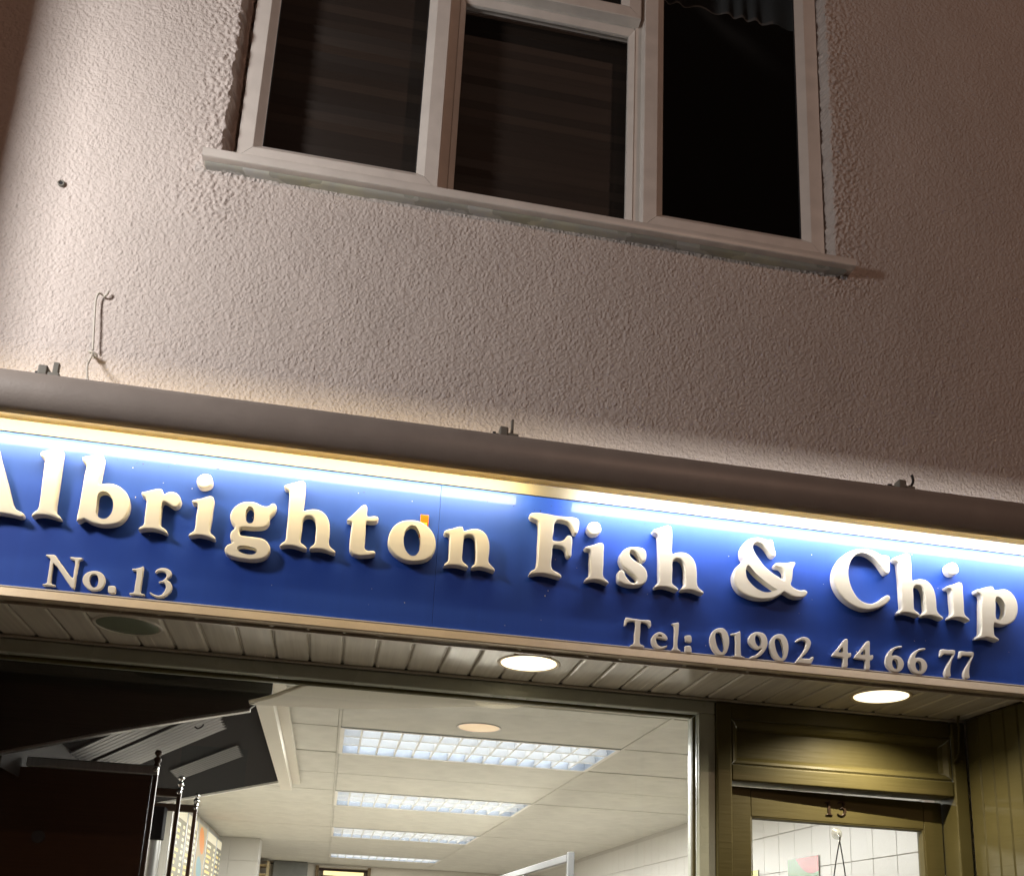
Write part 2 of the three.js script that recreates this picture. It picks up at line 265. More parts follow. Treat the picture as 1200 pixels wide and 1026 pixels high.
// ---------- the shop building: rendered wall, soffit ----------
const building = thing('shop_building', 'pinkish white roughcast shop building with a white plastic window over the blue sign', 'building');
const OPEN = { x0: -0.582, x1: 1.738, y0: 4.2, y1: 5.78 };
{
  const n1 = createNoise2D(rng(1)), n2 = createNoise2D(rng(2)), n3 = createNoise2D(rng(3)), n4 = createNoise2D(rng(4));
  const X0 = -1.5, X1 = 2.95, Y0 = 3.02, Y1 = 5.98, C = 0.0042, nx = Math.round((X1 - X0) / C), ny = Math.round((Y1 - Y0) / C);
  const S = (t) => { const q = Math.min(1, Math.max(0, (t + 0.25) / 1.05)); return q * q * (3 - 2 * q) - 0.35; };
  const pos = new Float32Array((nx + 1) * (ny + 1) * 3), uv = new Float32Array((nx + 1) * (ny + 1) * 2), inside = new Float32Array((nx + 1) * (ny + 1));
  for (let j = 0; j <= ny; j++) for (let i = 0; i <= nx; i++) {
    const x = X0 + i * C, y = Y0 + j * C, k = j * (nx + 1) + i;
    // stippled render: rounded lumps drawn out along one direction, over slow waves of the trowel
    const u = x * 0.94 + y * 0.34, v = -x * 0.34 + y * 0.94;
    const a = n1(u * 62 + 0.5 * n3(x * 30, y * 30), v * 54 + 0.5 * n4(x * 30, y * 30)), b = n2(x * 104, y * 98), w = n3(x * 2.3, y * 2.6);
    const amp = 0.6 + 0.4 * Math.min(1, Math.max(0, (x + 1.2) / 1.3));
    let h = amp * (0.0017 * S(a) + 0.0011 * S(b)) + 0.002 * w + 0.0007 * n2(x * 14, y * 12);
    // heavier roughcast down both sides of the window
    const side = Math.min(Math.abs(x - OPEN.x0), Math.abs(x - OPEN.x1)), reach = x < 0.5 ? 0.16 : 0.15;
    let heavy = y > 4.05 ? Math.exp(-((side / reach) ** 2)) * Math.min(1, (y - 4.05) / 0.12) : 0;
    heavy = Math.max(heavy, 0.85 * Math.exp(-(((x + 0.62) / 0.14) ** 2) - ((y - 4.06) / 0.12) ** 2));
    const c = n4(x * 40, y * 40), d = n1(x * 70 + 9, y * 70), lump = Math.pow(Math.max(0, 0.5 + 0.5 * c), 1.3);
    h += heavy * (0.0095 * lump + 0.0025 * d + 0.003);
    // round the edge into the window opening
    const wob = 0.006 * n3(x * 19, y * 19) + 0.004 * c;
    const e = Math.min(x - OPEN.x0, OPEN.x1 - x, y - OPEN.y0, OPEN.y1 - y) + wob;      // > 0 inside the opening
    if (e > -0.016) { const t = Math.min(1, (e + 0.016) / 0.024); h = h * (1 - t) - 0.085 * t * t * (3 - 2 * t) * (1) ; }
    inside[k] = e;
    pos[3 * k] = x; pos[3 * k + 1] = y; pos[3 * k + 2] = h; uv[2 * k] = x; uv[2 * k + 1] = y;
  }
  const idx = [];
  for (let j = 0; j < ny; j++) for (let i = 0; i < nx; i++) {
    const a = j * (nx + 1) + i, b = a + 1, c = a + nx + 1, d = c + 1;
    if (inside[a] > 0.014 && inside[b] > 0.014 && inside[c] > 0.014 && inside[d] > 0.014) continue;
    idx.push(a, b, d, a, d, c);
  }
  const g = new THREE.BufferGeometry();
  g.setAttribute('position', new THREE.BufferAttribute(pos, 3)); g.setAttribute('uv', new THREE.BufferAttribute(uv, 2)); g.setIndex(idx); g.computeVertexNormals();
  obj('rendered_wall', g, M.render, building);
  const o = 0.04;
  obj('masonry', [
    bx(-1.5, OPEN.x0 - o, 2.45, 6.4, -0.3, -0.02), bx(OPEN.x1 + o, 2.95, 2.45, 6.4, -0.3, -0.02),
    bx(OPEN.x0 - o, OPEN.x1 + o, 2.45, OPEN.y0 - o, -0.3, -0.02), bx(OPEN.x0 - o, OPEN.x1 + o, OPEN.y1 + o, 6.4, -0.3, -0.02),
    bx(2.95, 7, 0, 6.4, -0.3, -0.004), bx(2.19, 2.95, 0, 2.45, -0.3, 0.36),
  ], M.masonry, building);
  // dark room behind the window
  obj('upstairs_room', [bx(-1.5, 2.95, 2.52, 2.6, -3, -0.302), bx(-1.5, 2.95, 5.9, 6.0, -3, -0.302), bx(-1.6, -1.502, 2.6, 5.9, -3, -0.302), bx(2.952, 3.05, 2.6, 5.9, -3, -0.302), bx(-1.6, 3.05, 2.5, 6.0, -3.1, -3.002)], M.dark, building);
  obj('roof', [bx(-1.5, 7, 6.4, 6.52, -6, 0.25)], M.dark, building);

  // soffit under the sign: white plastic boards, each with a groove beside it
  const soffit = new THREE.Group(); soffit.name = 'soffit'; building.add(soffit);
  soffit.userData.label = 'white plastic boarded soffit under the sign';
  const P = 0.1015, z0 = 0.002, z1 = 0.352;
  for (let k = -6; k < 31; k++) {
    const x = -0.928 + P * k, a = x + 0.0025, b = Math.min(x + P - 0.0025, 2.163); if (b - a < 0.02) continue;
    const y = 2.427 + 0.0006 * Math.sin(k * 5.3), t = 0.008;
    // flat face with a rounded edge each side and a tongue in the groove
    const prof = [[a, y + t], [a, y + 0.004], [a + 0.003, y + 0.001], [a + 0.007, y], [b - 0.007, y], [b - 0.003, y + 0.001], [b, y + 0.004], [b, y + t]];
    const s = new THREE.Shape(prof.map(([p, q]) => new THREE.Vector2(p, q)));
    const g2 = new THREE.ExtrudeGeometry(s, { depth: z1 - z0, bevelEnabled: false }); g2.translate(0, 0, z0);
    const m = metric(g2); const q = m.attributes.uv; for (let i = 0; i < q.count; i++) { q.setX(i, q.getX(i) + k * 0.137); }
    obj('soffit_board', m, M.soffit, soffit);
  }
  obj('backing', bx(-1.6, 2.19, 2.4365, 2.446, 0.0, 0.36), M.soffit, soffit);
  obj('edge_trim', [bx(-1.6, 2.163, 2.4185, 2.4262, 0.0015, 0.0125, 0.002), bx(-1.6, 2.163, 2.4185, 2.4262, 0.343, 0.354, 0.002)], M.soffit, soffit);
  for (let k = -6; k < 30; k++) { const x = -0.928 + P * k; if (x > 2.13) continue; obj('groove_end', bx(x - 0.005, x + 0.005, 2.4266, 2.4285, 0.013, 0.02), M.gasket, soffit); }
}
// end strip of the house next door: it stands forward and throws the soft shadow down the left edge
{
  const t = thing('neighbouring_building', 'brown painted house standing forward just beyond the left edge of the picture', 'building');
  obj('wall', bx(-9, -1.5, 0, 6.4, -0.3, 0.5, 0.015, 2), M.neighbour, t);
}

// ---------- upper window ----------
// a frame of four mitred rails from a profile of [inset, z] points
function mitred(x0, y0, x1, y1, prof) {
  const sides = [[], [], [], []], ring = (d, z) => [[x0 + d, y0 + d, z], [x1 - d, y0 + d, z], [x1 - d, y1 - d, z], [x0 + d, y1 - d, z]];
  for (let i = 0; i + 1 < prof.length; i++) {
    const A = ring(...prof[i]), B = ring(...prof[i + 1]);
    for (let s = 0; s < 4; s++) {
      const t = (s + 1) % 4, gap = 0.0007, sh = (p, q) => { const d = [q[0] - p[0], q[1] - p[1]], l = Math.hypot(...d); return [p[0] + d[0] / l * gap, p[1] + d[1] / l * gap, p[2]]; };
      const a = sh(A[s], A[t]), b = sh(A[t], A[s]), c = sh(B[t], B[s]), d = sh(B[s], B[t]);
      sides[s].push(a, b, c, a, c, d);
    }
  }
  return sides.map((v) => { const g = new THREE.BufferGeometry(); g.setAttribute('position', new THREE.Float32BufferAttribute(v.flat(), 3)); g.computeVertexNormals(); return metric(g); });
}
{
  const win = new THREE.Group(); win.name = 'window'; building.add(win); win.userData.label = 'white plastic window of three lights, the middle one with a fanlight';
  const zf = -0.085, zs = -0.04;
  obj('outer_frame', [bx(-0.576, -0.548, 4.23, 5.76, -0.15, zf, 0.003), bx(1.724, 1.748, 4.23, 5.76, -0.15, zf, 0.003), bx(-0.545, 1.722, 4.23, 4.296, -0.15, zf - 0.001, 0.003), bx(-0.545, 1.722, 5.72, 5.76, -0.15, zf - 0.001, 0.003)], M.upvc, win);
  obj('mullion', bx(0.15, 0.214, 4.297, 5.719, -0.15, zf, 0.003), M.upvc, win); obj('mullion', bx(0.944, 1.002, 4.297, 5.719, -0.15, zf, 0.003), M.upvc, win);
  obj('transom', bx(0.216, 0.942, 5.277, 5.325, -0.15, zf, 0.003), M.upvc, win);
  const P = (w) => [[0, -0.12], [0, zs - 0.003], [0.003, zs], [w - 0.002, zs], [w, zs - 0.001], [w + 0.026, zs - 0.022], [w + 0.029, zs - 0.024], [w + 0.029, -0.075]];
  const sash = (x0, y0, x1, y1, w) => { const s = mitred(x0, y0, x1, y1, P(w)); for (const g of s) obj('sash_rail', g, M.upvc, win); const d = w + 0.029; for (const g of mitred(x0 + d - 0.002, y0 + d - 0.002, x1 - d + 0.002, y1 - d + 0.002, [[0, -0.064], [0.004, -0.064], [0.006, -0.07]])) obj('gasket', g, M.gasket, win); obj('glass_pane', bx(x0 + d - 0.006, x1 - d + 0.006, y0 + d - 0.006, y1 - d + 0.006, -0.0745, -0.0705), M.glass, win); };
  sash(-0.556, 4.292, 0.176, 5.735, 0.055); sash(0.972, 4.292, 1.732, 5.735, 0.058); sash(0.2, 5.29, 0.956, 5.735, 0.052);
  // the fixed middle light: bevelled beads straight on the frame
  const mid = mitred(0.214, 4.292, 0.944, 5.279, [[0, zf + 0.001], [0.002, zf + 0.003], [0.024, zf - 0.012], [0.026, -0.11]]);
  for (const g of mid) obj('glazing_bead', g, M.upvc, win);
  obj('glass_pane', bx(0.234, 0.924, 4.31, 5.26, -0.1045, -0.1005), M.glass, win);
  // sill
  obj('sill', soften(metric(sweep([[-0.15, 4.188], [0.052, 4.188], [0.06, 4.192], [0.063, 4.2], [0.063, 4.218], [0.06, 4.224], [0.054, 4.227], [-0.15, 4.236]], -0.65, 1.804)), 35), M.upvc, win, 'white plastic window sill with a rounded front');
  obj('sill_bed', soften(metric(sweep([[-0.1, 4.178], [0.02, 4.1795], [0.032, 4.1815], [0.038, 4.1872], [-0.1, 4.1872]], -0.642, 1.776)), 35), M.mastic, win, 'stained grey green old sill under the plastic one');
}
// wooden blinds behind the left and middle lights
{
  const blind = (x0, x1, z, label) => {
    const t = thing('window_blind', label, 'blind', [0, 0, 0], 'wooden blinds in the upper window'), g0 = bx(x0, x1, -0.0205, 0.0205, -0.0014, 0.0014);
    const r = rng(Math.round(x0 * 1000) + 77);
    for (let y = 4.27; y < 5.74; y += 0.0405) { const m = obj('slat', g0, M.blindSlats[Math.floor(r() * 4)], t); m.position.set(0, y, z); m.rotation.x = 0.35 + (r() - 0.5) * 0.34; m.rotation.z = (r() - 0.5) * 0.007; }
    return t;
  };
  blind(-0.6, 0.17, -0.2, 'dark wooden slatted blind behind the left pane of the upper window');
  blind(0.2, 0.945, -0.215, 'darker wooden slatted blind behind the middle pane of the upper window');
  const t = thing('net_curtain', 'grey gathered curtain top seen high in the right pane of the upper window', 'curtain');
  const n = 60, v = [], id = [];
  for (let i = 0; i <= n; i++) for (let j = 0; j <= 6; j++) { const x = 1.0 + 0.75 * i / n; v.push(x, 5.76 - 0.165 * j / 6 - 0.004 * Math.sin(x * 9) * j / 6, -0.2 + 0.008 * Math.sin(x * 70 + Math.sin(x * 17) * 2) * (0.4 + j / 8)); }
  for (let i = 0; i < n; i++) for (let j = 0; j < 6; j++) { const a = i * 7 + j; id.push(a, a + 7, a + 1, a + 1, a + 7, a + 8); }
  const g = new THREE.BufferGeometry(); g.setAttribute('position', new THREE.Float32BufferAttribute(v, 3)); g.setIndex(id); g.computeVertexNormals();
  obj('curtain_heading', g, new THREE.MeshStandardMaterial({ color: lin(0.1, 0.108, 0.112), roughness: 0.95, side: THREE.DoubleSide }), t);
}

// ---------- shopfront: olive timber, window, door ----------
const front = thing('shopfront', 'olive green painted timber shopfront with a big window and a door', 'shopfront');
const DOOR = { x0: 1.295, x1: 2.11, top: 2.14 };
{
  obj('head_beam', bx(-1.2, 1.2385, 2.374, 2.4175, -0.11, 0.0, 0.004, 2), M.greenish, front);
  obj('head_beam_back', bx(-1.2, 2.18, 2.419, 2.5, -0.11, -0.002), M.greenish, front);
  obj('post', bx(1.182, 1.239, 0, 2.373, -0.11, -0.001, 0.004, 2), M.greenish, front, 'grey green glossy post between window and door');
  obj('post', bx(-1.2, -1.105, 0, 2.373, -0.11, -0.001, 0.004, 2), M.olive, front);
  obj('window_sill', bx(-1.104, 1.181, 0.5, 0.56, -0.11, 0.03, 0.006), M.olive, front);
  obj('stall_riser', bx(-1.104, 1.181, 0.001, 0.499, -0.09, -0.02), M.olive, front);
  obj('glass_pane', bx(-1.104, 1.181, 0.561, 2.373, -0.056, -0.05), M.glass, front);
  // glazing bead round the window glass
  for (const g of mitred(-1.104, 0.561, 1.181, 2.373, [[0, -0.03], [0.008, -0.03], [0.011, -0.034], [0.011, -0.0495]])) obj('glazing_bead', g, M.olive, front);
  // door surround
  obj('door_post', bx(1.2395, 1.293, 0, 2.4175, -0.12, 0.012, 0.006, 2), M.olive, front);
  obj('door_post', bx(2.112, 2.1635, 0, 2.4175, -0.12, 0.012, 0.006, 2), M.olive, front);
  obj('transom_rail', bx(1.2935, 2.1115, 2.362, 2.4175, -0.1, 0.004, 0.005, 2), M.olive, front);
  obj('transom_rail', bx(1.2935, 2.1115, 2.152, 2.207, -0.1, 0.006, 0.006, 2), M.olive, front);
  const tp = mitred(1.2935, 2.2072, 2.1115, 2.3618, [[0, 0.0], [0.006, 0.004], [0.014, 0.002], [0.026, -0.012], [0.03, -0.026], [0.034, -0.032]]);
  for (const g of tp) obj('panel_moulding', g, M.olive, front);
  obj('transom_panel', bx(1.32, 2.085, 2.235, 2.335, -0.06, -0.03), M.olive, front);
  // door leaf, hung on the left and not quite shut
  const door = new THREE.Group(); door.name = 'door'; door.position.set(DOOR.x0, 0, -0.03); door.rotation.y = 0.045; front.add(door); door.userData.label = 'olive green shop door with a tall glass pane and the number 13';
  const w = DOOR.x1 - DOOR.x0 - 0.004, gx0 = 0.083, gx1 = 0.737, gt = 2.043;
  obj('stile', bx(0.002, gx0 - 0.0005, 0.01, DOOR.top, -0.045, 0, 0.003), M.olive, door); obj('stile', bx(gx1 + 0.0005, w, 0.01, DOOR.top, -0.045, 0, 0.003), M.olive, door);
  obj('top_rail', bx(gx0, gx1, gt, DOOR.top, -0.045, -0.0006, 0.002), M.olive, door); obj('bottom_rail', bx(gx0, gx1, 0.01, 0.3, -0.045, -0.0006, 0.002), M.olive, door);
  obj('glass_pane', bx(gx0 + 0.0004, gx1 - 0.0004, 0.3005, gt - 0.0004, -0.026, -0.021), M.glass, door);
  for (const g of mitred(gx0, 0.3, gx1, gt, [[0, -0.002], [0.004, -0.003], [0.009, -0.0205]])) obj('glazing_bead', g, M.olive, door);
  obj('handle', [tube([[w - 0.05, 0.95, 0.002], [w - 0.05, 0.95, 0.05], [w - 0.05, 1.2, 0.05], [w - 0.05, 1.2, 0.002]], 0.009)], M.bronze, door);
  // 13 in screwed-on bronze figures
  const num = (name, x, dx) => { const s = glyphShape(name, 0.6); const g = new THREE.ExtrudeGeometry(s, { depth: 0.003, bevelEnabled: true, bevelThickness: 0.0015, bevelSize: 0.0012, bevelOffset: -0.0012, bevelSegments: 2, curveSegments: 6 }); g.translate(x, 2.066, 0.0005); obj('house_number', metric(g), M.bronze, door, 'bronze figure ' + name + ' over the door glass'); };
  num('1', 0.358, 0); num('3', 0.402, 0);
  // tongue and groove boards of the return at the right
  for (let k = 0; k < 6; k++) {
    const z0 = 0.0135 + k * 0.068, z1 = z0 + 0.0675;
    const s = new THREE.Shape([[z0, 2.185], [z0, 2.1705], [z0 + 0.005, 2.1648], [z1 - 0.005, 2.1648], [z1, 2.1705], [z1, 2.185]].map(([p, q]) => new THREE.Vector2(p, q)));
    const g = new THREE.ExtrudeGeometry(s, { depth: 2.425, bevelEnabled: false });   // (z, x, y)
    g.applyMatrix4(new THREE.Matrix4().set(0, 1, 0, 0, 0, 0, 1, 0, 1, 0, 0, 0, 0, 0, 0, 1));
    const q = metric(g); const u = q.attributes.uv; for (let i = 0; i < u.count; i++) u.setX(i, u.getX(i) + k * 0.31);
    obj('return_board', q, M.olive, front);
  }
  obj('cable', tube([[2.1, 2.427, 0.075], [2.105, 2.41, 0.06], [2.128, 2.395, 0.03], [2.132, 2.36, 0.02], [2.13, 2.31, 0.019], [2.118, 2.285, 0.018], [2.108, 2.27, 0.012]], 0.0045), M.olive, front, 'painted cable coming out of the soffit corner above the door');
}

// ---------- fascia sign ----------
const SIGN_Z = 0.37;
const sign = thing('fascia_sign', 'glossy blue shop sign with raised cream letters reading Albrighton Fish & Chip', 'shop sign');
{
  obj('sign_panel', bx(-1.6, 0.2308, 2.44, 2.912, SIGN_Z - 0.012, SIGN_Z, 0.0006), M.signBlue, sign); obj('sign_panel', bx(0.2316, 2.95, 2.44, 2.912, SIGN_Z - 0.012, SIGN_Z, 0.0006), M.signBlue, sign);
  obj('backing_board', bx(-1.6, 2.95, 2.447, 2.96, SIGN_Z - 0.03, SIGN_Z - 0.0135), M.dark, sign);
  obj('bottom_trim', soften(metric(sweep([[0.354, 2.4285], [SIGN_Z + 0.015, 2.4285], [SIGN_Z + 0.018, 2.4315], [SIGN_Z + 0.01, 2.4565], [SIGN_Z + 0.008, 2.458], [SIGN_Z + 0.0005, 2.458], [SIGN_Z + 0.0005, 2.438], [0.354, 2.438]], -1.6, 2.95)), 35), M.trim, sign);
  obj('trim_lip', bx(-1.6, 2.95, 2.4584, 2.4622, SIGN_Z + 0.0008, SIGN_Z + 0.0105, 0.0008), M.trimLip, sign);
  const cache = {};
  const geo = (name, small) => cache[name] ??= (() => {
    const o = small ? { depth: 0.006, bevelThickness: 0.003, bevelSize: 0.0022, bevelOffset: -0.0022, bevelSegments: 3 } : { depth: 0.018, bevelThickness: 0.005, bevelSize: 0.004, bevelOffset: -0.004, bevelSegments: 3 };
    const g = new THREE.ExtrudeGeometry(glyphShape(name), { ...o, bevelEnabled: true, curveSegments: 1 });
    g.translate(0, 0, small ? 0.0006 : 0.0012);   // the back edge is rounded too and stands on the panel
    return soften(metric(g), 50);
  })();
  const put = (name, kind, text, dx = 0, dy = 0, small = false) => {
    const [x, y] = GLYPHS[name].at, m = obj(kind, geo(name, small), small ? M.smallLetter : M.letter, sign, text);
    m.position.set(x + dx, y + dy, SIGN_Z + (small ? 0.003 : 0.005) - 0.0006); return m;
  };
  const big = (n, ch, dx, dy) => put(n, 'letter', 'large cream letter ' + ch, dx, dy), tiny = (n, ch, dx, dy) => put(n, /[0-9]/.test(ch) ? 'digit' : /[:.]/.test(ch) ? 'punctuation_mark' : 'letter', 'small cream character ' + ch, dx, dy, true);
  big('A', 'A'); for (const c of ['l', 'b', 'r', 'i', 'g', 'h', 't', 'o', 'n', 'F']) big(c, c);
  big('i_dot', 'i dot'); big('i', 'i', 1.1407, -0.004); big('i_dot', 'i dot', 1.1407, -0.004); big('s', 's'); big('h', 'h', 1.1071, -0.0015); big('ampersand', 'ampersand');
  big('C', 'C'); big('h', 'h', 1.9077, 0.001); big('i', 'i', 2.3337, 0.0025); big('i_dot', 'i dot', 2.3337, 0.0025); big('p', 'p');
  tiny('N', 'N'); tiny('small_o', 'o'); tiny('dot', '.'); tiny('1', '1'); tiny('3', '3');
  tiny('T', 'T'); tiny('e', 'e'); tiny('small_l', 'l'); tiny('dot', ':', 1.6522, 0.0256); tiny('dot', ':', 1.6515, -0.0075);
  tiny('0', '0'); tiny('1', '1', 1.744, -0.0096); tiny('9', '9'); tiny('0', '0', 0.1921, 0); tiny('2', '2');
  tiny('4', '4'); tiny('4', '4', 0.0741, 0); tiny('6', '6'); tiny('6', '6', 0.0798, 0.0005); tiny('7', '7'); tiny('7', '7', 0.0656, 0.0005);
  // flecks of paint and dead flies on the panel
  const r = rng(91), flecks = [];
  for (let k = 0; k < 46; k++) { const x = -1 + 3.1 * r(), y = 2.48 + 0.42 * r(), s = 0.0007 + 0.0012 * r() * r(); flecks.push(new THREE.SphereGeometry(s, 6, 4).scale(1, 0.8 + r(), 0.4).translate(x, y, SIGN_Z + 0.0003)); }
  obj('paint_fleck', flecks, M.trimLip, sign).userData.kind = 'stuff';
  const dirt = []; for (let k = 0; k < 60; k++) { const x = -1.1 + 3.2 * r(), y = 2.855 + 0.05 * r(), s = 0.0008 + 0.0016 * r() * r(); dirt.push(new THREE.SphereGeometry(s, 6, 4).scale(1.2, 0.6 + r(), 0.4).translate(x, y, SIGN_Z + 0.0003)); }
  obj('fly_speck', dirt, M.dark, sign).userData.kind = 'stuff';
}
{ // orange plastic scrap behind the top of the o
  const t = thing('plastic_tag', 'small orange and yellow plastic tag stuck behind the letter o of Albrighton', 'tag', [0.1875, 2.765, SIGN_Z + 0.001]);
  obj('strip', bx(-0.0125, 0.0125, -0.03, 0.042, 0, 0.006, 0.002, 2), phys(0.75, 0.17, 0.012, 0.25, { clearcoat: 0.4 }), t);
  obj('label_patch', bx(-0.006, 0.008, -0.012, 0.016, 0.0062, 0.0074), std(0.9, 0.62, 0.05, 0.4), t);
}

// ---------- light trough over the sign ----------
const trough = thing('sign_light_trough', 'brown rounded metal light trough running along the top of the sign', 'light trough');
{
  const outer = [[0.478, 2.914], [0.492, 2.919], [0.503, 2.931], [0.511, 2.95], [0.5145, 2.972], [0.513, 2.996], [0.506, 3.018], [0.494, 3.035], [0.478, 3.045], [0.46, 3.0475], [0.444, 3.043], [0.431, 3.032], [0.4225, 3.016], [0.4195, 2.97]];
  const th = 0.004, inner = outer.map((p, i) => { const a = outer[Math.max(0, i - 1)], b = outer[Math.min(outer.length - 1, i + 1)], d = [b[0] - a[0], b[1] - a[1]], l = Math.hypot(...d); return [p[0] - d[1] / l * th, p[1] + d[0] / l * th]; });
  obj('cover', soften(metric(sweep([...outer, ...inner.reverse()], -1.6, 2.95)), 45), M.pelmet, trough);
  obj('inner_lining', sweep([[0.4935, 2.9215], [0.4985, 2.9335], [0.5065, 2.953], [0.509, 2.972], [0.5075, 2.994], [0.5055, 2.994], [0.5068, 2.972], [0.5043, 2.953], [0.4965, 2.9345], [0.4915, 2.9225]], -1.6, 2.95), M.white, trough, 'white painted inside of the trough');
  const bead = []; for (let k = 0; k < 16; k++) bead.push([0.481 + 0.0085 * Math.cos(k / 8 * Math.PI), 2.9055 + 0.0085 * Math.sin(k / 8 * Math.PI)]);
  obj('front_bead', soften(metric(sweep(bead, -1.6, 2.95)), 60), M.bead, trough, 'pale rounded bead along the lower lip');
  obj('back_plate', bx(-1.6, 2.95, 2.9135, 2.958, SIGN_Z - 0.012, SIGN_Z + 0.004, 0.001), M.plate, trough);
  { const r = rng(12), marks = []; for (let k = 0; k < 14; k++) { const x = -1 + 3 * r(), a = 0.5 + 1.1 * r(); marks.push(new THREE.SphereGeometry(0.004, 8, 6).scale(0.8 + 2 * r(), 0.25, 0.4).translate(x, 2.971 + 0.0635 * Math.sin(a) , 0.463 + 0.0515 * Math.cos(a))); } obj('dent', marks, M.gasket, trough).userData.kind = 'stuff'; }
  // fixing clips on top
  const clip = (x, k) => {
    const c = new THREE.Group(); c.name = 'fixing_clip'; c.position.set(x, 3.05, 0.456); c.scale.setScalar(1.3); trough.add(c);
    obj('block', bx(-0.024, -0.004, -0.004, 0.02, -0.012, 0.014, 0.004, 2), M.clip, c);
    obj('bolt', lathe([[0, 0.016], [0.006, 0.016], [0.007, 0.01], [0.0035, 0.009], [0.0035, -0.012], [0, -0.012]], 12).rotateZ(Math.PI / 2).translate(-0.02, 0.012, -0.016), M.gasket, c);
    if (k === 2) obj('hook', tube([[-0.004, 0.008, 0], [0.012, 0.01, 0], [0.021, 0.02, 0], [0.022, 0.034, 0], [0.019, 0.042, 0]], 0.0032), M.gasket, c);
    else obj('strap', bx(0.003, 0.009 + (k === 0 ? 0.006 : 0), -0.004, k === 0 ? 0.034 : 0.045, -0.006, 0.006, 0.002), M.clip, c);
    obj('foot', bx(-0.004, 0.02, -0.004, 0.006, -0.01, 0.012, 0.002), M.clip, c);
  };
  clip(-0.875, 0); clip(0.415, 1); clip(1.703, 2);
}
// two fluorescent fittings inside the trough
{
  const fit = (x0, x1, L, label) => {
    const t = thing('fluorescent_light', label, 'light', [0, 0, 0], 'fluorescent fittings in the light trough');
    obj('batten', bx(x0, x1, 2.925, 2.956, 0.4835, 0.4905, 0.003), M.white, t);
    obj('tube', new THREE.CylinderGeometry(0.011, 0.011, x1 - x0 - 0.06, 16).rotateZ(Math.PI / 2).translate((x0 + x1) / 2, 2.936, 0.4765), glow(...L.color, 7), t);
    for (const x of [x0 + 0.014, x1 - 0.014]) obj('tube_holder', bx(x - 0.012, x + 0.012, 2.924, 2.95, 0.464, 0.4825, 0.003), M.white, t);
    const l = new THREE.RectAreaLight(lin(...L.color), L.strength, x1 - x0 - 0.06, 0.028);
    l.position.set((x0 + x1) / 2, 2.934, 0.463); l.lookAt((x0 + x1) / 2, 2.934 - 0.06, 0.463 - 0.3); l.castShadow = true; scene.add(l);
  };
  fit(-1.55, 0.505, LAMP.tubeWarm, 'warm white fluorescent fitting in the left half of the light trough');
  fit(0.625, 2.75, LAMP.tubeCool, 'cool white fluorescent fitting in the right half of the light trough');
}

// ---------- downlights in the soffit ----------
{
  const down = (x, lit, label) => {
    const t = thing('downlight', label, 'downlight', [x, 2.4262, 0.222], 'round downlights in the soffit');
    obj('rim', lathe([[0.086, 0.001], [0.089, -0.002], [0.096, -0.002], [0.0985, 0.002], [0.0985, 0.004], [0.086, 0.004], [0.086, 0.001]], 48), lit ? M.trim : M.soffit, t);
    obj('lens', lathe([[0, -0.006], [0.04, -0.0055], [0.07, -0.004], [0.0855, -0.0005]], 48), lit ? glow(1, 0.84, 0.52, 2.2) : phys(0.16, 0.18, 0.13, 0.2, { side: THREE.DoubleSide }), t);
    if (lit) {
      const s = new THREE.SpotLight(lin(...LAMP.down.color), LAMP.down.strength, 0, 1.3, 0.6, 2); s.position.set(x, 2.4232, 0.222); s.target.position.set(x, 0, 0.222); s.shadow.radius = 0.15; s.castShadow = true; scene.add(s, s.target);
    }
  };
  down(-0.628, false, 'unlit round downlight in the soffit under No. 13');
  down(0.548, true, 'lit round downlight in the soffit above the shop window');
  down(1.722, true, 'lit round downlight in the soffit above the shop door');
}

// ---------- small things on the wall ----------
{
  const t = thing('loose_wire', 'thin looped wire hanging on the wall down to the light trough', 'wire');
  obj('strand', tube([[-0.905, 3.618, 0.004], [-0.917, 3.622, 0.016], [-0.923, 3.605, 0.018], [-0.918, 3.53, 0.022], [-0.905, 3.405, 0.024]], 0.0034, 40), M.wire, t);
  obj('knot', [tube([[-0.917, 3.398, 0.02], [-0.905, 3.392, 0.032], [-0.891, 3.386, 0.024], [-0.899, 3.38, 0.018], [-0.911, 3.394, 0.02]], 0.0046, 24)], M.wire, t);
  obj('tail', tube([[-0.904, 3.39, 0.026], [-0.899, 3.36, 0.05], [-0.864, 3.255, 0.19], [-0.815, 3.13, 0.34], [-0.778, 3.055, 0.445]], 0.0034, 40), M.wire, t);
  obj('hook', tube([[-0.905, 3.618, -0.004], [-0.9, 3.616, 0.012], [-0.893, 3.622, 0.016], [-0.891, 3.634, 0.014]], 0.004, 16), M.wire, t);
  const p = thing('wall_plug', 'dark screw hole with a plastic plug in the wall left of the window', 'wall plug', [-1.101, 4.027, 0.002]);
  obj('plug', lathe([[0.011, -0.004], [0.012, 0.006], [0.0095, 0.008], [0.0065, 0.006], [0.0062, -0.01], [0, -0.012]], 20).rotateX(Math.PI / 2), M.clip, p); obj('screw_hole', new THREE.CylinderGeometry(0.006, 0.006, 0.006, 14).rotateX(Math.PI / 2).translate(0, 0, 0.002), M.gasket, p);
}

